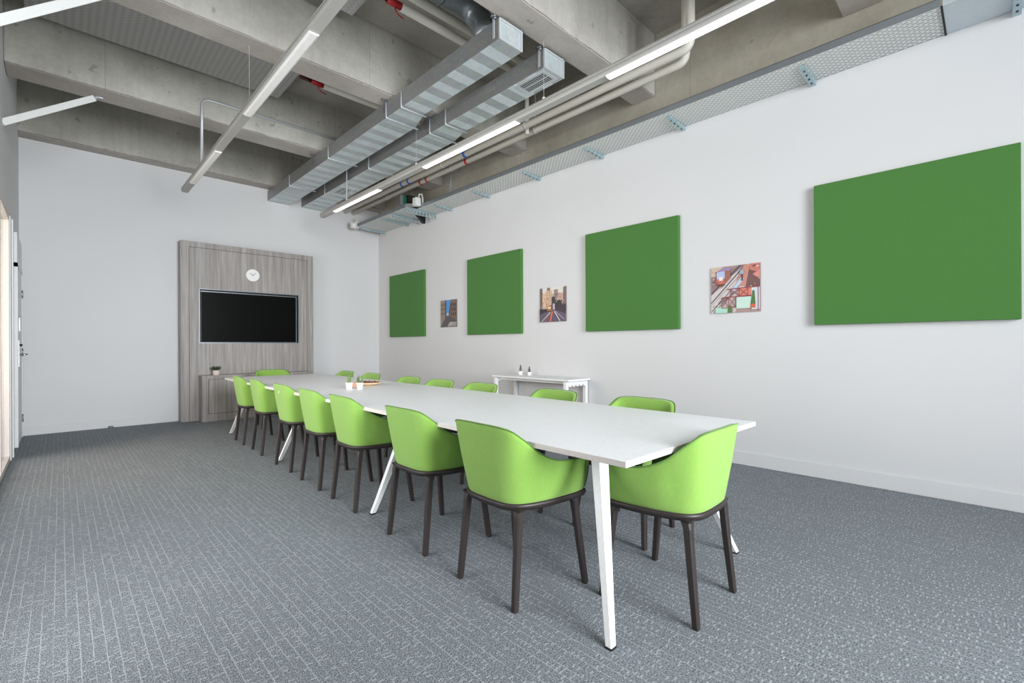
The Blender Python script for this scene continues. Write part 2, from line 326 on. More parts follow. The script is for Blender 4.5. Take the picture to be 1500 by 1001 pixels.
# ---------------------------------------------------------------- media wall
SY = 8.655
s = thing('media_wall_panel', 'tall grey wood-grain panelled surround projecting from the back wall around the screen', 'wall panel', (2.32, YB, 0)); ox = -2.32
def LB(bm, x0, x1, y0, y1, z0, z1): box(bm, x0+ox, x1+ox, y0-YB, y1-YB, z0, z1)
bm = B(); LB(bm, 1.322, 1.432, SY, YB, 0, 2.80); LB(bm, 3.218, 3.325, SY, YB, 0, 2.80); LB(bm, 1.432, 3.218, SY, YB, 2.715, 2.80); obj('outer_frame', bm, 'wood', s, bevel=.002)
TX0, TX1, TZ0, TZ1 = 1.562, 3.072, 1.212, 2.075
bm = B(); f = SY+.006
LB(bm, 1.437, TX0, f, YB, 0, 2.710); LB(bm, TX1, 3.213, f, YB, 0, 2.710); LB(bm, TX0, TX1, f, YB, 0, TZ0); LB(bm, TX0, TX1, f, YB, TZ1, 2.710); obj('inner_board', bm, 'wood', s)
bm = B(); LB(bm, 1.43, 1.438, SY+.012, YB, 0, 2.716); LB(bm, 3.212, 3.22, SY+.012, YB, 0, 2.716); LB(bm, 1.43, 3.22, SY+.012, YB, 2.709, 2.717); obj('shadow_gap', bm, 'seam', s)
bm = B(); LB(bm, TX0, TX0+.012, f-.006, YB-.02, TZ0, TZ1); LB(bm, TX1-.012, TX1, f-.006, YB-.02, TZ0, TZ1); LB(bm, TX0+.012, TX1-.012, f-.006, YB-.02, TZ1-.012, TZ1); LB(bm, TX0+.012, TX1-.012, f-.006, YB-.02, TZ0, TZ0+.012); obj('niche_lining', bm, 'alu', s)
bm = B(); LB(bm, TX0+.012, TX1-.012, YB-.03, YB-.005, TZ0, TZ1); obj('niche_back', bm, 'blk', s)
t = thing('television', 'large black flat screen recessed in the grey wood-grain wall panel', 'television', (2.31, f+.05, TZ0+.012))
w = (TX1-TX0)/2-.03; hh = TZ1-TZ0-.05
bm = B(); box(bm, -w, w, -.028, .03, 0, hh); obj('bezel', bm, 'blk', t, bevel=.004)
bm = B(); box(bm, -w+.01, w-.01, -.031, -.027, .012, hh-.012); obj('screen', bm, 'screen', t)
bm = B(); box(bm, -w, w, -.034, -.028, hh-.006, hh+.006); box(bm, w-.006, w+.006, -.034, -.028, 0, hh); box(bm, -w-.004, w, -.034, -.028, -.004, .004); obj('trim_strip', bm, 'alu', t)
# clock
c = thing('wall_clock', 'round white wall clock on the wood panel above the black screen', 'clock', (2.322, SY+.006, 2.352))
bm = B(); tube(bm, [(0, 0, 0), (0, -.03, 0)], .104, 40); obj('clock_case', bm, 'wht', c, bevel=.006)
bm = B(); tube(bm, [(0, -.030, 0), (0, -.0315, 0)], .094, 40); obj('dial', bm, 'pot', c)
for a, L, wd in ((-52, .05, .006), (48, .068, .0045)):
    bm = B(); hexa(bm, [(-wd, -.035, -.01), (wd, -.035, -.01), (wd*.6, -.035, L), (-wd*.6, -.035, L)], [(-wd, -.037, -.01), (wd, -.037, -.01), (wd*.6, -.037, L), (-wd*.6, -.037, L)])
    obj('hand', bm, 'hand', c, rot=(0, math.radians(a), 0))
# cabinet
CX0, CX1, CY, CZ = 1.556, 3.20, 8.44, .712
k = thing('low_cabinet', 'low grey wood-grain cabinet against the media wall panel, behind the table', 'cabinet', (2.37, CY, 0))
def KB(bm, x0, x1, y0, y1, z0, z1): box(bm, x0-2.37, x1-2.37, y0-CY, y1-CY, z0, z1)
bm = B(); KB(bm, CX0, CX1, CY+.02, SY-.002, 0, CZ-.03); KB(bm, CX0, CX0+.085, CY, CY+.02, 0, CZ-.03); KB(bm, CX0+.085, CX1, CY, CY+.02, 0, .115); KB(bm, CX0+.085, CX1, CY, CY+.02, CZ-.06, CZ-.03); obj('carcass', bm, 'wood', k)
bm = B(); KB(bm, CX0-.004, CX1, CY-.006, SY-.002, CZ-.028, CZ); obj('cabinet_top', bm, 'wood', k, bevel=.002)
for i in range(3):
    x0 = CX0+.093+i*.507; bm = B(); KB(bm, x0, x0+.5, CY+.001, CY+.019, .122, CZ-.066); obj('cabinet_door', bm, 'wood', k)
bm = B(); KB(bm, CX0+.085, CX1-.02, CY+.008, CY+.021, .115, CZ-.06); obj('door_gap', bm, 'seam', k)

def pot_plant(name, label, loc, r, h, kind, potm='pot', group=None, sc_=1.):
    p = thing(name, label, 'potted plant', loc, random.random()*6, group)
    bm = B(); lathe(bm, [(r*.74, 0), (r*.8, .002), (r, h), (r*.9, h), (r*.86, h*.86)], 20); obj('pot', bm, potm, p)
    bm = B(); lathe(bm, [(r*.84, h*.8), (r*.84, h*.88)], 16); obj('soil', bm, 'soil', p)
    bm = B()
    if kind == 'column':
        H = h*1.45*sc_; pr = [(r*.48*math.sin(math.pi*min(.98, .22+.76*i/9))**.6, h*.85+H*i/9) for i in range(10)]; lathe(bm, pr, 12)
        for q in range(34):
            a = random.random()*6.28; z = h*.9+H*random.random()*.9; rr = r*.42; tube(bm, [(rr*.8*math.cos(a), rr*.8*math.sin(a), z), (rr*1.25*math.cos(a), rr*1.25*math.sin(a), z+.002)], .0007, 3)
    elif kind == 'branch':
        for a, L, t in ((0, 1.5, .12), (2.1, 1.15, .4), (4.2, 1.2, .35), (5.2, .8, .5)):
            L = L*h*sc_*.9; pts = [(r*.25*math.cos(a)+math.cos(a)*t*L*i/5, r*.25*math.sin(a)+math.sin(a)*t*L*i/5, h*.85+L*i/5) for i in range(6)]
            tube(bm, pts, .1, 8, True, [r*.2, r*.22, r*.22, r*.2, r*.16, r*.06])
    elif kind == 'pine':
        for i in range(7):
            z = h*.85+i*h*.2*sc_; R = r*1.0*(1-i/8); 
            for q in range(9):
                a = q*.7+i; tube(bm, [(0, 0, z), (R*math.cos(a), R*math.sin(a), z+h*.25)], .1, 5, True, [r*.12, r*.03])
    else:
        for i in range(26):
            a = i*2.4; el = .35+.8*(i/26); L = r*(1.9-.5*i/26)*sc_
            d1 = Vector((math.cos(a)*math.cos(el), math.sin(a)*math.cos(el), math.sin(el)))
            p0 = Vector((0, 0, h*.85)); tube(bm, [p0, p0+d1*L*.5, p0+d1*L+Vector((0, 0, L*.15))], .1, 6, True, [r*.1, r*.2, r*.02])
    obj('plant', bm, 'leafd' if kind in ('rosette', 'pine') else 'cactus', p, True); return p
pot_plant('potted_succulent', 'spiky dark green succulent in a pale pink pot on the grey cabinet', (1.765, 8.535, CZ), .052, .075, 'rosette', 'pinkpot')

# ---------------------------------------------------------------- green wall panels and canvas prints
PN = ((8.34, 'square moss green felt wall panel farthest away, beside the back corner'), (5.88, 'square moss green felt wall panel between the small alley print and the street print'),
      (3.53, 'square moss green felt wall panel between the street print and the funicular print'), (1.08, 'largest-looking moss green felt wall panel at the right edge of the photo'))
for y1, lab in PN:
    bm = B(); box(bm, -.05, 0, -1.215, 0, 0, 1.205); o = obj('acoustic_wall_panel', bm, 'panel', loc=(XW, y1, 1.33), bevel=.004)
    tag(o, lab, 'wall panel', 'green acoustic panels on the right wall')
def canvas(yl, label, shapes, bg):
    p = thing('canvas_print', label, 'picture', (XW, yl, 1.475), 0, 'canvas prints between the green panels')
    S = .46; bm = B(); box(bm, -.012, 0, -S, 0, 0, S); obj('canvas', bm, 'cedge', p)
    bm = B(); lay = bm.loops.layers.float_color.new('Col')
    def poly(pts, col, k):
        vs = [bm.verts.new((-.0122-.00012*k, -u*S, v*S)) for u, v in pts]
        try: f_ = bm.faces.new(vs)
        except ValueError: return
        for l_ in f_.loops: l_[lay] = srgb(*col)
    poly([(0, 0), (1, 0), (1, 1), (0, 1)], bg, 0)
    def clip(pts):
        return [(min(1, max(0, u)), min(1, max(0, v))) for u, v in pts]
    for k_, (pts, col) in enumerate(shapes): poly(clip(pts), col, k_+1)
    me = bpy.data.meshes.new('print'); 
    bmesh.ops.recalc_face_normals(bm, faces=bm.faces); bm.to_mesh(me); bm.free(); me.materials.append(M['print'])
    o = bpy.data.objects.new('printed_picture', me); C.objects.link(o); o.parent = p; return p
def seg(a, b, w):
    dx, dy = b[0]-a[0], b[1]-a[1]; L = math.hypot(dx, dy); nx, ny = -dy/L*w/2, dx/L*w/2
    return [(a[0]+nx, a[1]+ny), (b[0]+nx, b[1]+ny), (b[0]-nx, b[1]-ny), (a[0]-nx, a[1]-ny)]
R_ = lambda u0, v0, u1, v1: [(u0, v0), (u1, v0), (u1, v1), (u0, v1)]
rd = random.Random(3)
# 1: narrow alley with a strip of blue sky
sh = [([(0, 0), (.36, .0), (.36, .55), (.3, 1), (0, 1)], (150, 134, 118)), ([(.3, .3), (.38, .42), (.38, 1), (.28, 1)], (70, 86, 110)), ([(.36, .45), (.52, .45), (.66, 1), (.36, 1)], (92, 150, 214)), ([(.5, .45), (.56, .4), (.72, 1), (.64, 1)], (48, 54, 58)),
      ([(.54, .4), (1, .25), (1, 1), (.66, 1)], (124, 104, 96)), ([(.0, 0), (.34, .4), (.56, .42), (1, .22), (1, 0)], (92, 88, 92)), ([(.38, .42), (.5, .42), (.52, .52), (.38, .52)], (190, 200, 210))]
for i in range(9): sh.append((R_(.04+.1*(i % 3), .45+.17*(i//3), .1+.1*(i % 3), .55+.17*(i//3)), (116, 104, 92)))
for i in range(9): sh.append((R_(.66+.11*(i % 3), .42+.17*(i//3), .72+.11*(i % 3), .53+.17*(i//3)), (78, 66, 64)))
for i in range(8): sh.append((seg((.46+.07*i, .02), (.62+.05*i, .18), .028), (206, 202, 196)))
canvas(6.66, 'small canvas print of a narrow alley with a strip of blue sky', sh, (120, 118, 116))
# 2: city street with a tram, tower blocks and lane lines
sh = [(R_(0, .82, 1, 1), (222, 218, 212)), ([(0, .3), (0, 1), (.1, 1), (.12, .3)], (112, 100, 100)), (R_(.1, .4, .26, .86), (222, 190, 158)), (R_(.24, .4, .46, .92), (206, 170, 146)), (R_(.28, .92, .4, 1), (128, 112, 106)), (R_(.55, .5, .7, .93), (156, 132, 124)), (R_(.66, .45, .9, .82), (200, 160, 150)), ([(.88, .3), (1, .3), (1, 1), (.9, .98)], (128, 106, 108)),
      ([(.42, .35), (.62, .35), (.6, .7), (.5, .74)], (96, 88, 96)), (R_(.6, .46, .86, .62), (54, 62, 58)), (R_(.46, .54, .58, .72), (60, 66, 66))]
for i in range(40):
    u = .03+rd.random()*.4; v = .42+rd.random()*.42; sh.append((R_(u, v, u+.02, v+.03), rd.choice([(120, 90, 76), (240, 222, 190), (150, 110, 90)])))
for i in range(26):
    u = .58+rd.random()*.38; v = .5+rd.random()*.34; sh.append((R_(u, v, u+.02, v+.025), rd.choice([(110, 80, 80), (226, 206, 186), (96, 80, 84)])))
sh += [([(0, 0), (0, .22), (.4, .34), (.64, .34), (1, .24), (1, 0)], (98, 88, 106)), ([(0, .22), (0, .38), (.4, .38), (.4, .33)], (58, 52, 62)), ([(.62, .34), (.62, .46), (1, .5), (1, .22)], (66, 56, 66)), (R_(.3, .3, .47, .46), (176, 112, 62)), (R_(.32, .38, .45, .44), (228, 206, 176)), (R_(.31, .29, .46, .32), (70, 46, 40)), (R_(.52, .36, .6, .52), (196, 176, 190)),
       (seg((.42, 0), (.5, .3), .05), (236, 112, 70)), (seg((.08, 0), (.42, .28), .022), (226, 214, 214)), (seg((.8, .0), (.58, .3), .025), (232, 222, 226)), (seg((.2, .0), (.44, .26), .012), (214, 130, 110)), (seg((.96, .05), (.62, .3), .014), (200, 190, 200))]
canvas(4.33, 'canvas print of a city street with lane lines, a tram and tall buildings', sh, (190, 172, 160))
# 3: funicular car on steep rails beside rooftops
sh = [([(0, .35), (0, .8), (.6, 1), (1, 1), (1, .35)], (150, 120, 124)), (R_(0, .8, .24, 1), (206, 180, 160)), ([(0, 0), (0, .44), (.72, 1), (1, 1), (.76, .62), (.5, .0)], (206, 196, 196)), (seg((-.1, .22), (.72, 1.02), .05), (84, 72, 84)), (seg((-.1, .42), (.62, 1.02), .08), (92, 80, 92)),
      (seg((-.02, .02), (.66, .74), .022), (92, 70, 74)), (seg((.05, -.03), (.7, .68), .018), (86, 66, 70)), (seg((-.02, .16), (.6, .78), .012), (120, 100, 104)), ([(.52, .55), (.74, .55), (.8, .98), (.7, 1), (.6, .82)], (196, 136, 120)), (seg((.45, .45), (.66, .72), .07), (186, 200, 222)),
      ([(.72, .52), (1, .52), (1, .82), (.8, .96)], (112, 76, 76)), ([(.8, .88), (1, .8), (1, 1), (.8, 1)], (198, 118, 106)), ([(.86, .78), (1, .66), (1, .86)], (220, 140, 128)),
      ([(.12, .62), (.12, .87), (.2, .92), (.3, .92), (.3, .62)], (206, 110, 92)), (R_(.13, .74, .3, .9), (176, 190, 224)), (R_(.18, .7, .26, .78), (232, 222, 214)), ([(.3, .62), (.42, .74), (.42, .92), (.3, .92)], (154, 96, 78)), ([(.12, .88), (.24, .96), (.4, .98), (.42, .9), (.3, .91)], (150, 132, 176)), (R_(.13, .59, .3, .63), (112, 60, 52)),
      (R_(.54, .08, .84, .32), (196, 224, 212)), (R_(.58, .33, .96, .5), (210, 126, 110)), (R_(.1, 0, .36, .12), (168, 214, 196)), (R_(.84, .05, 1, .5), (206, 214, 224)), (seg((.36, .5), (.97, .52), .02), (150, 60, 62)), (seg((.24, .33), (.84, .34), .02), (146, 56, 58)), (seg((.24, .1), (.52, .12), .018), (140, 60, 60))]
for a, b in (((.42, .34), (.42, .51)), ((.6, .34), (.6, .51)), ((.77, .34), (.77, .51)), ((.24, .1), (.24, .33)), ((.38, .1), (.38, .33)), ((.52, .1), (.52, .33)), ((.42, .34), (.6, .5)), ((.6, .34), (.42, .5)), ((.6, .34), (.77, .5)), ((.77, .34), (.6, .5)), ((.24, .12), (.38, .32)), ((.38, .12), (.24, .32)), ((.38, .12), (.52, .32)), ((.52, .12), (.38, .32)), ((.97, .02), (.97, .52))):
    sh.append((seg(a, b, .014), (140, 58, 60)))
sh += [([(.82, .14), (.86, .44), (.9, .44), (.92, .14)], (72, 112, 52)), (R_(.82, .08, .92, .16), (206, 96, 66)), ([(.36, 0), (.38, .15), (.44, .15), (.46, 0)], (86, 112, 56)), (R_(.645, .66, .67, .86), (60, 52, 60)), (R_(.62, .8, .69, .88), (150, 176, 190))]
for i in range(60):
    u = rd.random(); v = .5+rd.random()*.5
    if u < .3 or u > .7: w_ = .012+rd.random()*.03; sh.insert(14, (R_(u, v, u+w_, v+w_*.7), rd.choice([(92, 66, 66), (186, 150, 134), (128, 92, 88), (214, 196, 186)])))
for i in range(40):
    u = rd.random()*.5; v = u*.9+rd.random()*.12-.02; sh.insert(8, (seg((u, v), (u+.05, v+.045), .008), rd.choice([(120, 108, 112), (230, 222, 218), (96, 86, 92)])))
canvas(1.985, 'canvas print of a funicular car on steep rails above a red railing', sh, (170, 140, 136))

# ---------------------------------------------------------------- console table
k = thing('console_table', 'narrow white side table standing against the right wall', 'side table', (4.52, 4.17, 0), 0)
L2 = .68; W2 = .215
bm = B(); box(bm, -W2, W2, -L2, L2, .728, .75); obj('tabletop', bm, 'tabletop', k, bevel=.002)
for sx in (-1, 1):
    for sy in (-1, 1):
        bm = B(); x = sx*(W2-.025); y = sy*(L2-.06); box(bm, x-.022, x+.022, y-.022, y+.022, 0, .722); obj('leg', bm, 'tleg', k, bevel=.002)
bm = B()
for sy in (-1, 1): box(bm, -W2+.048, W2-.048, sy*(L2-.06)-.02, sy*(L2-.06)+.02, .675, .722)
box(bm, -.13, -.09, -L2+.08, L2-.08, .69, .722); obj('frame_rail', bm, 'tleg', k)
bm = B(); box(bm, -W2+.05, W2-.05, -L2+.035, -L2+.085, .70, .712)
for j in range(5): box(bm, -W2+.06+j*.07, -W2+.1+j*.07, -L2+.035, -L2+.085, .66, .70)
obj('cable_comb', bm, 'tleg', k)
pot_plant('potted_cactus', 'taller of two small dark plants in white pots on the side table', (4.62, 4.60, .75), .032, .052, 'pine', group='pots on the side table', sc_=1.3)
pot_plant('potted_cactus', 'shorter of two small dark plants in white pots on the side table', (4.62, 4.43, .75), .030, .046, 'pine', group='pots on the side table', sc_=1.2)

# ---------------------------------------------------------------- conference table
TR = math.radians(-1.0)
T = thing('conference_table', 'long white conference table on splayed white blade legs in the middle of the room', 'table', (1.466, 0, 0), TR)
TY0, TY1, TW, TZ = .935, 7.22, 1.272, .74
bm = B()
for a, b in ((TY0, 3.08), (3.081, 5.12), (5.121, TY1)):
    box(bm, 0, TW, a, b, TZ-.024, TZ)
bm.normal_update()
for f_ in bm.faces:
    if abs(f_.normal.z) < .5: f_.material_index = 1
obj('tabletop', bm, ['tabletop', 'tedge'], T, bevel=.0015)
bm = B(); box(bm, .25, .29, TY0+.25, TY1-.25, TZ-.065, TZ-.026); box(bm, TW-.29, TW-.25, TY0+.25, TY1-.25, TZ-.065, TZ-.026)
for y in (1.3, 3.0, 5.02, 6.9): box(bm, .25, TW-.25, y-.02, y+.02, TZ-.065, TZ-.026)
obj('under_frame', bm, 'tleg', T)
def tleg(fx, fy, sx, by, ax):
    bm = B(); rows = []
    for i in range(9):
        t_ = i/8; z = (TZ-.026)*t_; w = .016+.019*t_**1.1; th = .014+.010*t_
        cx = fx + sx*ax*z; cy = fy + by*z
        rows.append([bm.verts.new(p) for p in ((cx-w, cy-th, z), (cx+w, cy-th, z), (cx+w, cy+th, z), (cx-w, cy+th, z))])
    for a, b in zip(rows, rows[1:]):
        for q in range(4): bm.faces.new((a[q], a[(q+1) % 4], b[(q+1) % 4], b[q]))
    bm.faces.new(rows[0][::-1]); bm.faces.new(rows[-1])
    for v in bm.verts: v.co.z += .006 if v.co.z < .01 else 0
    o = obj('leg', bm, 'tleg', T, bevel=.002)
    bm = B(); box(bm, fx-.018, fx+.018, fy-.015, fy+.015, 0, .008); obj('foot_glide', bm, 'blk', o)
for fy, by, ax in ((1.03, .30, .31), (3.0, 0, .46), (5.03, 0, .46), (7.06, -.30, .31)):
    tleg(.035, fy, 1, by, ax); tleg(TW-.045, fy, -1, by, ax+.06)

# ---------------------------------------------------------------- chairs
def cr(pts, t):      # Catmull-Rom through pts, t in 0..1
    n = len(pts)-1; u = min(t*n, n-1e-6); i = int(u); u -= i
    P = lambda j: Vector(pts[max(0, min(n, j))])
    p0, p1, p2, p3 = P(i-1), P(i), P(i+1), P(i+2)
    return .5*((2*p1)+(-p0+p2)*u+(2*p0-5*p1+4*p2-p3)*u*u+(-p0+3*p1-3*p2+p3)*u**3)
bot_h = [(0, -.212, .452), (.06, -.211, .452), (.125, -.203, .452), (.176, -.174, .452), (.206, -.118, .452), (.228, -.03, .452), (.238, .07, .452), (.240, .15, .452), (.235, .222, .452)]
top_h = [(0, -.258, .806), (.08, -.257, .806), (.155, -.252, .803), (.212, -.232, .790), (.244, -.180, .746), (.264, -.105, .684), (.278, -.01, .642), (.283, .11, .630), (.272, .222, .624)]
mirror = lambda h: [(-x, y, z) for x, y, z in h[::-1]] + list(h[1:])
BOT, TOP = mirror(bot_h), mirror(top_h)
def shell_pt(s_, t, inset=0.):
    b = cr(BOT, s_); tp = cr(TOP, s_); p = b.lerp(tp, t); out = Vector((p.x, p.y*1.0-.0, 0)); 
    d1 = (cr(BOT, min(1, s_+.004)) - cr(BOT, max(0, s_-.004))); nrm = Vector((d1.y, -d1.x, 0)).normalized()
    if nrm.dot(Vector((p.x, p.y, 0))) < 0 and p.y < .1: nrm = -nrm
    if p.y >= .1: nrm = Vector((1 if p.x > 0 else -1, 0, 0)).lerp(nrm if nrm.x*p.x > 0 else -nrm, .5).normalized()
    return p + nrm*(.009*math.sin(math.pi*min(1, t*1.05))*(1 if p.y > -.1 else .35) - inset)
def make_chair():
    root = thing('conference_chair', 'x', 'chair')
    NS, NT = 56, 10; bm = B(); outer, inner = [], []
    for i in range(NS+1):
        s_ = i/NS; outer.append([bm.verts.new(shell_pt(s_, j/NT)) for j in range(NT+1)]); inner.append([bm.verts.new(shell_pt(s_, j/NT, .030)) for j in range(NT+1)])
    for i in range(NS):
        for j in range(NT):
            bm.faces.new((outer[i][j], outer[i+1][j], outer[i+1][j+1], outer[i][j+1])); bm.faces.new((inner[i][j], inner[i][j+1], inner[i+1][j+1], inner[i+1][j]))
        bm.faces.new((outer[i][NT], outer[i+1][NT], inner[i+1][NT], inner[i][NT])); bm.faces.new((outer[i][0], inner[i][0], inner[i+1][0], outer[i+1][0]))
    for i in (0, NS):
        for j in range(NT): bm.faces.new((outer[i][j], outer[i][j+1], inner[i][j+1], inner[i][j]))
    o = obj('shell', bm, 'green', root, True, bevel=.008)
    bm = B(); pts = [shell_pt(0, j/NT, .002) for j in range(1, NT)] + [shell_pt(i/NS, 1, .002)+Vector((0, 0, .001)) for i in range(NS+1)] + [shell_pt(1, j/NT, .002) for j in range(NT-1, 0, -1)]
    tube(bm, pts, .0032, 6); obj('piping', bm, 'pipe_g', o, True)
    # plastic frame band: closed ring under the shell
    bm = B(); ring = []
    path = [cr(BOT, i/40) for i in range(41)]
    front = [Vector((x, .238+.012*(1-(x/.235)**2), .452)) for x in (.2, .12, .04, -.04, -.12, -.2)]
    path = path + front; n = len(path)
    for i, p in enumerate(path):
        tg = (path[(i+1) % n]-path[i-1]); nr = Vector((tg.y, -tg.x, 0)).normalized()
        if nr.dot(Vector((p.x, p.y, 0))) < 0: nr = -nr
        ring.append([bm.verts.new(p+nr*o_+Vector((0, 0, z))) for o_, z in ((.010, .004), (.012, -.008), (.002, -.026), (-.03, -.026), (-.035, .004))])
    for i in range(n):
        a, b = ring[i], ring[(i+1) % n]
        for q in range(5): bm.faces.new((a[q], a[(q+1) % 5], b[(q+1) % 5], b[q]))
    obj('seat_frame', bm, 'brown', root, True)
    # seat cushion
    bm = B(); rings = []
    for sc_, z in ((.80, .428), (.95, .432), (1, .448), (1, .468), (.97, .482), (.88, .490), (.5, .493)):
        r_ = []
        for q in range(40):
            a = 2*math.pi*q/40; ca, sa = math.cos(a), math.sin(a); e = .38
            x = .196*sc_*math.copysign(abs(ca)**e, ca); y = .02+.222*sc_*math.copysign(abs(sa)**e, sa)
            if y < -.06: x *= 1-.25*((-.06-y)/.15)**2
            r_.append(bm.verts.new((x, y, z)))
        rings.append(r_)
    for a, b in zip(rings, rings[1:]):
        for q in range(40): bm.faces.new((a[q], a[(q+1) % 40], b[(q+1) % 40], b[q]))
    bm.faces.new(rings[0][::-1]); bm.faces.new(rings[-1]); obj('seat', bm, 'seat', root, True)
    for sx in (-1, 1):
        for (tx, ty), (fx, fy) in (((.188, -.172), (.203, -.212)), ((.222, .165), (.250, .212))):
            bm = B(); rows = []
            for z, w, th, k_ in ((.438, .030, .028, 0), (.425, .0235, .022, 0), (.40, .0185, .0180, .04), (.36, .0170, .0170, .12), (.2, .0158, .0158, .5), (.01, .0140, .0140, .98), (0, .0125, .0125, 1)):
                cx = sx*(tx+(fx-tx)*k_); cy = ty+(fy-ty)*k_; c_ = .32
                if k_ == 0: cx = sx*(tx-.006); cy = ty+(.006 if ty < 0 else -.006)
                r_ = [(-1, -1+c_), (-1+c_, -1), (1-c_, -1), (1, -1+c_), (1, 1-c_), (1-c_, 1), (-1+c_, 1), (-1, 1-c_)]
                rows.append([bm.verts.new((cx+a*w, cy+b*th, z)) for a, b in r_])
            for a, b in zip(rows, rows[1:]):
                for q in range(8): bm.faces.new((a[q], a[(q+1) % 8], b[(q+1) % 8], b[q]))
            bm.faces.new(rows[0][::-1]); bm.faces.new(rows[-1]); obj('leg', bm, 'brown', root)
    return root
ch0 = make_chair(); first = [True]
def chair(x, y, face, label, group):
    o = ch0 if first[0] else copy_tree(ch0); first[0] = False
    o.location = (x, y, 0); o.rotation_euler = (0, 0, face); o['label'] = label; o['group'] = group; return o
ordw = ['nearest the camera', 'second from the near end', 'third from the near end', 'fourth from the near end', 'fifth from the near end', 'sixth from the near end', 'farthest from the camera']
LY = [1.655, 2.398, 3.30, 3.98, 4.715, 5.61, 6.34]; LX = [1.643, 1.668, 1.695, 1.712, 1.735, 1.757, 1.765]
LR = [-1, 0, -1, 0, 1, -2, -1]
for i in range(7):
    lab = f"green tub chair in the left row, back turned, {ordw[i]}"
    if i == 4: lab = 'lime green tub chair with a small pale mark on its back, left row'
    c = chair(LX[i], LY[i], -math.pi/2+TR+math.radians(LR[i]), lab, 'chairs along the left side of the table')
    if i == 4:
        bm = B(); bmesh.ops.create_uvsphere(bm, u_segments=8, v_segments=6, radius=.012)
        for v in bm.verts: v.co.y *= .3
        obj('pale_mark', bm, 'speck', c, True, loc=(.02, -.254, .73))
RYc = [1.635, 2.44, 3.36, 4.03, 4.66, 5.60, 6.38]
for i in range(7):
    chair(2.545+.0175*RYc[i]+(.02 if i == 0 else .03), RYc[i], math.pi/2+TR+math.radians((1, -1, 0, 1, -1, 0, 1)[i]), f"green tub chair in the row facing the camera, {ordw[i]}", 'chairs along the right side of the table')
chair(2.066, 1.065, math.radians(1.0), 'lime green tub chair tucked under the near end of the table', 'chairs at the table ends')
chair(2.29, 7.36, math.pi+TR, 'lime green tub chair at the far table end, before the grey cabinet', 'chairs at the table ends')

# things on the table
pot_plant('potted_cactus', 'column cactus in a white pot on the table, left of two', (2.035, 4.40, TZ), .034, .066, 'column', group='cacti on the table', sc_=1.0)
pot_plant('potted_cactus', 'branching cactus in a white pot on the table, beside the wooden bowl', (2.125, 4.36, TZ), .034, .062, 'branch', group='cacti on the table', sc_=1.0)
b_ = thing('wooden_bowl', 'shallow pale wooden bowl behind the two cacti on the table', 'bowl', (2.36, 4.66, TZ))
bm = B(); lathe(bm, [(.06, 0), (.07, .004), (.13, .022), (.155, .036), (.148, .037), (.12, .027), (.06, .01)], 36); obj('bowl', bm, 'bowl', b_, True)
bm = B()
for i in range(60):
    a = random.random()*6.28; r = .12*random.random()**.5; bmesh.ops.create_icosphere(bm, subdivisions=1, radius=.011, matrix=Matrix.Translation((r*math.cos(a), r*math.sin(a), .026+random.random()*.010)))
o = obj('dried_filling', bm, 'nut', b_); o['kind'] = 'stuff'
p = thing('candle_cup', 'small terracotta cup on the table behind the branching cactus', 'cup', (2.19, 4.60, TZ))
bm = B(); lathe(bm, [(.022, 0), (.026, .003), (.028, .045), (.024, .045), (.02, .02)], 20); obj('cup', bm, 'orange', p)
# floor outlet
p = thing('floor_outlet_box', 'square floor socket lid with a pale metal rim in the carpet under the table', 'floor socket', (2.12, 2.30, 0), .0)
bm = B(); box(bm, -.11, .11, -.11, -.10, 0, .004); box(bm, -.11, .11, .10, .11, 0, .004); box(bm, -.11, -.10, -.10, .10, 0, .004); box(bm, .10, .11, -.10, .10, 0, .004); obj('rim', bm, 'chrome', p)
bm = B(); box(bm, -.10, .10, -.10, .10, 0, .003); obj('carpet_lid', bm, 'carpet', p)

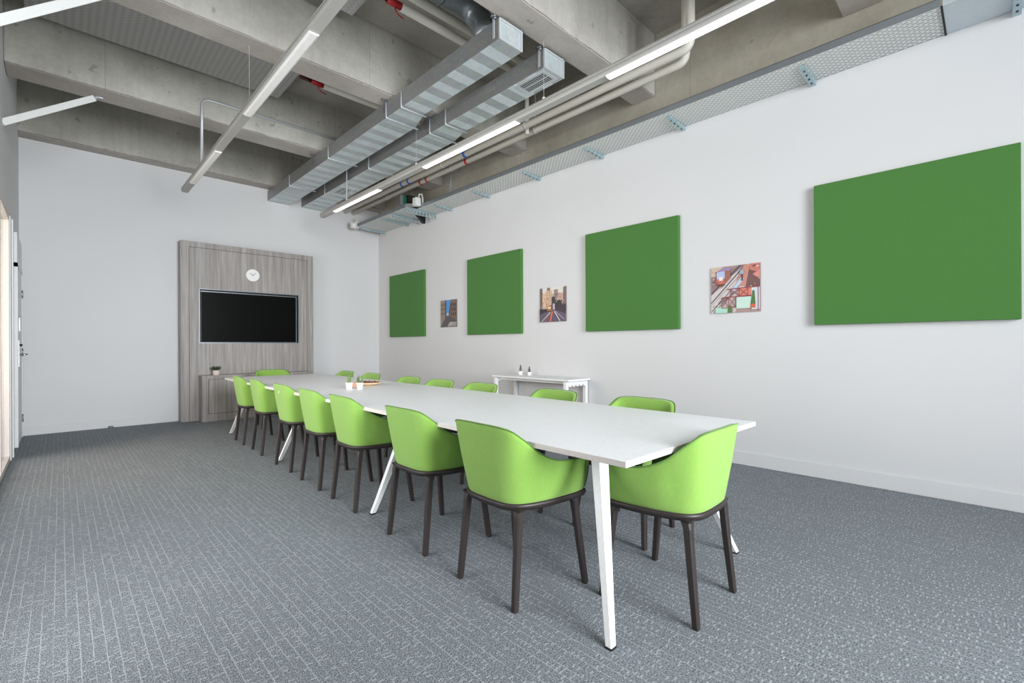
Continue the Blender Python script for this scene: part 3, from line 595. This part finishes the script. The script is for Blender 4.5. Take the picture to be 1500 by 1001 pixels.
# ---------------------------------------------------------------- ducts
def strap(par, y, x0, x1, z0, ztop, zrod):
    bm = B(); tube(bm, [(x0-.012, y, ztop)]+bend((x0-.012, y, ztop), (x0-.012, y, z0-.010), (x1+.02, y, z0-.010), .022, 5)+[(x1+.03, y, z0-.010)], .0085, 8); obj('hanger_strap', bm, 'rod', par, True)
def duct(name, label, x0, xa, xb, y0, ym0, ym1, y1, z0, z1, grilles, straps):
    D = thing(name, label, 'air duct', (x0, y0, z0)); o_ = Vector((x0, y0, z0))
    bm = B()
    def ring(y, xr): return [bm.verts.new(Vector(p)-o_) for p in ((x0, y, z0), (xr, y, z0), (xr, y, z1), (x0, y, z1))]
    rs = [ring(y0, xa), ring(ym0, xa), ring(ym1, xb), ring(y1, xb)]
    for a, b in zip(rs, rs[1:]):
        for q in range(4): bm.faces.new((a[q], a[(q+1) % 4], b[(q+1) % 4], b[q])).material_index = 1 if q in (1, 3) else 0  # upright faces use a darker sheet copy, side shade put into its colour
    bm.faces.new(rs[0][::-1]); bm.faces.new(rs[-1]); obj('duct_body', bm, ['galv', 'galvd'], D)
    bm = B(); w = xa-x0; h = z1-z0; e = .012
    for a in ((-.004, e, 0, h), (w-e, w+.004, 0, h), (e, w-e, h-e, h+.004), (e, w-e, -.004, e)): box(bm, a[0], a[1], -.012, .0, a[2], a[3])
    obj('end_flange', bm, 'rod', D)
    for y in straps:
        xr = xa if y < ym0+.2 else xb; bm = B(); xx0, xx1 = -.010, xr-x0+.024
        tube(bm, [(xx0, y-y0, h*.95)]+bend((xx0, y-y0, h*.95), (xx0, y-y0, -.010), (xx1, y-y0, -.010), .02, 5)+[(xx1+.012, y-y0, -.010)], .0085, 8); obj('hanger_strap', bm, 'rod', D, True)
    for sx in (-.012, xa-x0+.012):     # perforated hanger straps at the near end
        bm = B(); yy = .05 if sx < 0 else .02; box(bm, sx-.003, sx+.003, yy-.012, yy+.012, .02, ZS-z0)
        obj('perforated_hanger', bm, 'rod', D)
        bm = B(); tube(bm, [(sx, yy, ZS-z0), (sx, yy, ZS-z0-.012)], .028, 14); tube(bm, [(sx-.02, yy-.02, ZS-z0-.025), (sx+.02, yy-.02, ZS-z0-.025)], .011, 8); obj('beam_anchor', bm, 'alu', D, True)
    for sx in (.09, ) :
        for yb in (4.72, 6.78):
            bm = B(); tube(bm, [(-.02, yb-y0, ZS-z0), (-.02, yb-y0, .06)], .007, 6); tube(bm, [(-.05, yb-y0, ZS-z0-.01), (.01, yb-y0, ZS-z0-.01)], .014, 8); obj('beam_anchor', bm, 'alu', D)
    for gx0, gx1, gy0, gy1 in grilles:
        bm = B(); X0, X1, Y0, Y1 = gx0-x0, gx1-x0, gy0-y0, gy1-y0; z = -.006
        box(bm, X0-.03, X1+.03, Y0-.03, Y0, z, .0); box(bm, X0-.03, X1+.03, Y1, Y1+.03, z, 0); box(bm, X0-.03, X0, Y0, Y1, z, 0); box(bm, X1, X1+.03, Y0, Y1, z, 0); g_ = obj('grille', bm, 'rod', D)
        bm = B(); box(bm, X0, X1, Y0, Y1, -.0015, 0); obj('grille_recess', bm, 'slate', g_)
        bm = B(); nb = 14
        for i in range(nb):
            yy = Y0+(Y1-Y0)*(i+.5)/nb; box(bm, X0, X1, yy-.0028, yy+.0028, -.005, -.001)
        box(bm, (X0+X1)/2-.004, (X0+X1)/2+.004, Y0, Y1, -.0065, -.001); obj('grille_bars', bm, 'rod', g_)
    return D
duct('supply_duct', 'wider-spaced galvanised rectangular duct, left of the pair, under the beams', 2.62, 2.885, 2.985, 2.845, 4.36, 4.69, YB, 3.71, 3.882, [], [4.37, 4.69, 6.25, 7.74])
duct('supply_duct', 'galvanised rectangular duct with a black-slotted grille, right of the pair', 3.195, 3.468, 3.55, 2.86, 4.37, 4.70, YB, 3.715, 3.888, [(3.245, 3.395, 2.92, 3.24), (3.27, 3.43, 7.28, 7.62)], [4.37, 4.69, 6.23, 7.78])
for o in [x for x in C.objects if x.name.startswith('supply_duct')]: o['group'] = 'galvanised ducts under the beams'
C.objects['supply_duct']['label'] = 'left of two galvanised rectangular ducts, with a round duct joined on top'
# round spiral duct feeding the left duct
bm = B(); tube(bm, [(.2, 3.29, 4.22), (2.30, 3.29, 4.22)]+bend((1.8, 3.29, 4.22), (2.74, 3.27, 4.22), (2.74, 3.12, 3.90), .24, 10)+[(2.74, 3.10, 3.885)], .112, 28)
rdt = obj('round_duct', bm, 'steel', None, True); tag(rdt, 'round dark steel duct elbowing down onto the left rectangular duct', 'air duct')
bm = B()
for x in (1.0, 2.1, 2.36): tube(bm, [(x-.012, 3.29, 4.22), (x+.012, 3.29, 4.22)], .1155, 28)
obj('duct_collar', bm, 'alu', rdt, True)

# ---------------------------------------------------------------- linear lights
def linear(label, xc, y0, y1, segs, hang):
    L = thing('linear_light', label, 'ceiling light', (xc, y0, 3.30), 0, 'long suspended linear lights')
    bm = B(); w = .043; len_ = y1-y0
    prof = [(-w, .016), (-w, .054), (-w*.72, .074), (w*.72, .074), (w, .054), (w, .016), (w*.8, 0), (-w*.8, 0)]
    hexa(bm, [(x, 0, z) for x, z in prof], [(x, len_, z) for x, z in prof]); obj('housing', bm, 'lhouse', L)
    bm = B(); box(bm, -w-.001, w+.001, 0.0, len_, .034, .037); obj('seam_line', bm, 'alu', L)
    for a, b in segs:
        bm = B(); dm = 'diff' if xc < 2 else 'diff_on'; pr = [(-w*.86, .012), (-w*.8, -.006), (-w*.5, -.013), (w*.5, -.013), (w*.8, -.006), (w*.86, .012)]
        hexa(bm, [(x, a-y0, z) for x, z in pr], [(x, b-y0, z) for x, z in pr]); obj('diffuser', bm, dm, L)
    for y, zt in hang:
        bm = B(); tube(bm, [(0, y-y0, .074), (0, y-y0, zt-3.30-.002)], .0018 if zt != 4.59 else .009, 6); obj('suspension_wire', bm, 'rod', L)
        bm = B(); tube(bm, [(0, y-y0, .074), (0, y-y0, .104)], .014, 10); obj('wire_grip', bm, 'wht', L)
linear('long suspended linear light on the left, crossing the ceiling alone', 1.247, .9, 7.79, [(3.21, 4.78), (5.89, 7.27), (1.0, 2.3)], [(2.72, ZS+.003), (4.72, ZS+.003), (6.8, ZS+.003)])
linear('long suspended linear light on the right, beside the two beige pipes', 3.146, .2, 7.78, [(.5, 2.13), (3.16, 4.74), (5.84, 7.28)], [(2.82, 4.6), (4.92, 4.6), (6.857, 4.59)])

# ---------------------------------------------------------------- pipes
def ring_band(par, x, y, z, r, m, w=.02):
    bm = B(); tube(bm, [(x, y-w, z), (x, y+w, z)], r, 20); obj('colour_band', bm, m, par, True)
def wpipe(label, x, z, r, yup, bands, m):
    bm = B(); pts = [(x, YB, z)]+bend((x, YB, z), (x, yup, z), (x, yup, 4.6), .09, 8)+[(x, yup, ZC)]
    tube(bm, pts, r, 20); o = obj('water_pipe', bm, 'ppipe', None, True); tag(o, label, 'pipe', 'pair of beige pipes along the ceiling')
    for y in bands: ring_band(o, x, y, z, r+.004, m)
    for y in (3.9, 5.6, 7.5):
        bm = B(); tube(bm, [(x, y, z+r), (x, y, ZC)], .006, 6); obj('pipe_hanger', bm, 'rod', o)
        bm = B(); tube(bm, [(x, y-.012, z), (x, y+.012, z)], r+.005, 20); obj('pipe_clamp', bm, 'lhouse', o, True)
wpipe('beige ceiling pipe with blue bands, next to the linear light', 4.02, 3.80, .039, 1.86, [5.06, 6.50, 6.70], 'blue')
wpipe('beige ceiling pipe with red bands, nearest the concrete wall', 4.192, 3.80, .039, 1.985, [5.24, 6.24, 6.42], 'red')
bm = B(); tube(bm, [(3.995, 4.28, 3.86)]+bend((3.995, 4.28, 3.86), (3.995, 4.28, 4.33), (3.6, 4.28, 4.33), .08)+[(3.2, 4.28, 4.33)], .03, 14)
# bay pipes running across
def cpipe(label, x0, x1, y, z, r, valve):
    bm = B(); tube(bm, [(x0, y, z), (x1, y, z)], r, 16); o = obj('branch_pipe', bm, 'ppipe', None, True); tag(o, label, 'pipe')
    if valve:
        bm2 = B(); tube(bm2, [(x0-.14, y, z), (x0, y, z)], r*.8, 12); bmesh.ops.create_icosphere(bm2, subdivisions=2, radius=.034, matrix=Matrix.Translation((x0-.05, y, z)))
        v = obj('valve', bm2, 'red', o, True)
        bm2 = B(); tube(bm2, [(x0-.05, y, z-.03), (x0-.06, y, z-.06), (x0-.02, y+.01, z-.08), (x0+.04, y+.02, z-.085)], .006, 8); obj('valve_lever', bm2, 'red', v, True)
        bm2 = B(); tube(bm2, [(x0-.26, y, z), (x0-.14, y, z)], .024, 12); obj('flexible_hose', bm2, 'dred', v, True)
    return o
bm.free()
cpipe('beige pipe crossing the second ceiling bay with a red valve, nearer the slab edge', 2.27, 4.0, 3.80, 4.30, .042, True)
cpipe('beige pipe crossing the ceiling bay beside the round steel duct', .3, 4.2, 3.62, 4.30, .042, False)
cpipe('beige pipe with a dark hose and red valve in the far ceiling bay', 2.22, 3.995, 5.45, 4.22, .042, True)
bm = B(); tube(bm, [(4.10, 3.95, 3.74), (4.10, 3.95, 4.59)], .03, 4); o = obj('support_post', bm, 'ppipe', None, True); tag(o, 'pale vertical support post holding the two banded pipes from the slab', 'support post')

# conduit to the left light
bm = B(); tube(bm, [(3.1, 6.582, 4.14)]+bend((3.1, 6.582, 4.14), (1.225, 6.582, 4.14), (1.225, 6.582, 3.4), .10, 8)+[(1.225, 6.582, 3.372)], .015, 12); o = obj('cable_conduit', bm, 'rod', None, True); tag(o, 'thin bent metal conduit on the far beam, dropping to the left linear light', 'conduit')
# ceiling felt panels
def felt(label, x0, x1, y0, y1):
    bm = B(); box(bm, x0, x1, y0, y1, 4.385, 4.43); o = obj('ceiling_acoustic_panel', bm, 'felt', bevel=.003); tag(o, label, 'ceiling panel', 'grey felt panels in the ceiling bays')
felt('long grey ribbed felt panel in the far ceiling bay at the left', XL+.15, 2.045, 5.06, 6.46)
felt('grey ribbed felt panel cut by the top of the photo, behind the left light', XL+.15, 2.055, 3.75, 4.34)
for o in [x for x in C.objects if x.name.startswith('ceiling_acoustic')]:
    for q, (sx, sy) in enumerate(((.12, .1), (.88, .1), (.12, .9), (.88, .9))):
        c8 = [v.co for v in o.data.vertices]; x0 = min(c.x for c in c8); x1 = max(c.x for c in c8); y0 = min(c.y for c in c8); y1 = max(c.y for c in c8)
        bm = B(); X = x0+(x1-x0)*sx; Y = y0+(y1-y0)*sy; tube(bm, [(X, Y, 4.42), (X, Y, ZC)], .006, 6); obj('hanger', bm, 'rod', o)
# white braces from the left wall
def brace(label, a, b):
    a, b = Vector(a), Vector(b); d_ = (b-a).normalized(); s_ = d_.cross(Vector((0, 0, 1))).normalized()*.028; u_ = s_.cross(d_).normalized()*.03
    e = b - d_*.07
    bm = B(); hexa(bm, [a-s_-u_, a+s_-u_, a+s_+u_, a-s_+u_], [e-s_-u_, e+s_-u_, e+s_+u_, e-s_+u_]); o = obj('wall_brace', bm, 'wht', bevel=.003); tag(o, label, 'brace', 'white braces between left wall and beams')
    bm = B(); tube(bm, [e, b], .012, 8); tube(bm, [b+Vector((-.03, 0, -.006)), b+Vector((.03, 0, -.006))], .008, 8); obj('end_bracket', bm, 'rod', o)
brace('slanting white square brace from the left wall up to the far beam', (XL-.01, 6.50, 3.285), (.315, 6.83, ZS))
brace('slanting white square brace cut by the top left of the photo', (XL-.01, 4.42, 3.16), (.26, 4.80, ZS))

# ---------------------------------------------------------------- cable tray
ct = thing('cable_tray', 'perforated zinc cable tray running along the top of the right wall', 'cable tray', (XW, 0, 3.468))
def tb(bm, x0, x1, y0, y1, z0, z1): box(bm, x0-XW, x1-XW, y0, y1, z0-3.468, z1-3.468)
xo, xo2 = 4.325, 4.13; TE = .245
bm = B(); tb(bm, xo, XW-.003, TE, 6.75, 3.466, 3.468); tb(bm, xo2, XW-.003, 6.75, 8.66, 3.466, 3.468); obj('perforated_base', bm, 'perf', ct)
bm = B(); tb(bm, xo-.003, xo, TE, 6.55, 3.466, 3.525); tb(bm, xo-.003, xo+.012, TE, 6.55, 3.522, 3.526); tb(bm, xo2-.003, xo2, 6.8, 8.66, 3.466, 3.525); tb(bm, xo2-.003, XW-.01, 8.655, 8.66, 3.466, 3.525); tb(bm, XW-.01, XW-.005, TE, 8.66, 3.468, 3.525)
v = [(xo-XW, 6.55), (xo2-XW, 6.8)]
hexa(bm, [(v[0][0], v[0][1], -.002), (v[0][0]+.004, v[0][1], -.002), (v[1][0]+.004, v[1][1], -.002), (v[1][0], v[1][1], -.002)], [(v[0][0], v[0][1], .057), (v[0][0]+.004, v[0][1], .057), (v[1][0]+.004, v[1][1], .057), (v[1][0], v[1][1], .057)])
obj('side_flange', bm, 'flange', ct)
bm = B(); tb(bm, xo-.002, XW-.003, -1.4, TE-.012, 3.462, 3.466); tb(bm, xo-.004, xo, -1.4, TE-.012, 3.462, 3.525); obj('plain_cover', bm, 'capm', ct)
bm = B(); tb(bm, xo-.002, XW-.003, TE-.012, TE, 3.458, 3.47); obj('joint_strip', bm, 'slate', ct)
for y in (-.12, 1.09, 2.27, 3.30, 4.33, 5.38, 6.33, 7.70, 8.58):
    bm = B(); xs = 4.40 if y < 6.5 else 4.2
    hexa(bm, [(xs-XW, y-.022, -.005), (0, y-.022, -.005), (0, y-.022, -.045), (xs-XW, y-.022, -.022)], [(xs-XW, y+.022, -.005), (0, y+.022, -.005), (0, y+.022, -.045), (xs-XW, y+.022, -.022)])
    o = obj('bracket', bm, 'galv2', ct)
    bm = B()
    for q in range(4): tube(bm, [(-.06-.075*q, y-.0225, -.018), (-.06-.075*q, y-.021, -.018)], .006, 8)
    for q in range(4): tube(bm, [(-.06-.075*q, y, -.0475+.004*q), (-.06-.075*q, y, -.030)], .007, 8)
    obj('slot_holes', bm, 'slate', o)
for y in (6.80, 7.30):
    bm = B(); x0 = xo2+.02-XW; box(bm, x0, 0, y-.004, y, -.026, -.006); box(bm, x0, 0, y-.004, y, -.09, -.074); box(bm, x0, 0, y-.03, y, -.008, -.005); box(bm, x0, 0, y-.02, y, -.09, -.087)
    for q in range(10): xx = x0-x0*q/9; box(bm, xx-.011, min(0, xx+.011), y-.004, y, -.075, -.025)
    obj('deep_bracket', bm, 'galv2', ct)
# devices at the far end of the tray
def jbox(label, x, y, z, w=.1):
    j = thing('junction_box', label, 'junction box', (x, y, z)); bm = B(); box(bm, -w/2, w/2, -.05, .05, 0, .13); obj('box_body', bm, 'wht', j, bevel=.006)
    bm = B(); tube(bm, [(.02, -.03, .13), (.025, -.035, .19), (.07, -.04, .20), (.09, -.04, .14), (.09, -.04, .03)], .014, 10); obj('cable_loop', bm, 'ppipe', j, True)
jbox('white junction box with a looped cable on the jog of the cable tray', 4.235, 6.62, 3.47)
jbox('pale junction box at the far end of the cable tray in the corner', 4.10, 8.60, 3.44, .14)
bm = B(); tube(bm, [(4.09, 8.54, 3.50), (4.02, 8.56, 3.46)], .06, 18, True, [.075, .045]); o = obj('beacon', bm, 'wht', None, True); tag(o, 'round pale sensor beside the junction box in the corner', 'sensor')
bm = B(); hexa(bm, [(4.47, 6.99, 3.46), (4.66, 6.99, 3.46), (4.66, 7.06, 3.46), (4.47, 7.06, 3.46)], [(4.58, 6.95, 3.31), (4.63, 6.95, 3.31), (4.63, 7.01, 3.31), (4.58, 7.01, 3.31)]); o = obj('wall_speaker', bm, 'blk', bevel=.01); tag(o, 'black wedge-shaped speaker hanging under the cable tray', 'speaker')
bm = B(); box(bm, 4.18, 4.24, 7.05, 7.11, 3.47, 3.75); e = obj('control_panel', bm, 'flange'); tag(e, 'upright grey metal panel with green board standing on the cable tray', 'control panel')
bm = B(); box(bm, 4.24, 4.31, 7.06, 7.10, 3.47, 3.74); obj('circuit_board', bm, 'pcb', e)
bm = B(); box(bm, 4.31, 4.52, 7.0, 7.30, 3.47, 3.76); obj('dark_housing', bm, 'slate', e)
bm = B()
for q in range(4): box(bm, 4.43, 4.56, 6.98, 7.0, 3.52+.06*q, 3.54+.06*q)
obj('louvre', bm, 'flange', e)
bm = B(); tube(bm, [(4.62, 6.2, 3.47), (4.62, 6.2, ZC)], .012, 8); o = obj('vertical_conduit', bm, 'flange', None, True); tag(o, 'thin dark vertical conduit rising from the tray along the concrete', 'conduit')
bm = B(); 
for q in range(4): tube(bm, [(4.2+.08*q, 7.5, 3.49), (4.25+.07*q, 8.55, 3.50+.01*q)], .014, 8)
o = obj('cable_bundle', bm, 'blk', None, True); tag(o, 'black cables lying in the far end of the cable tray', 'cables')
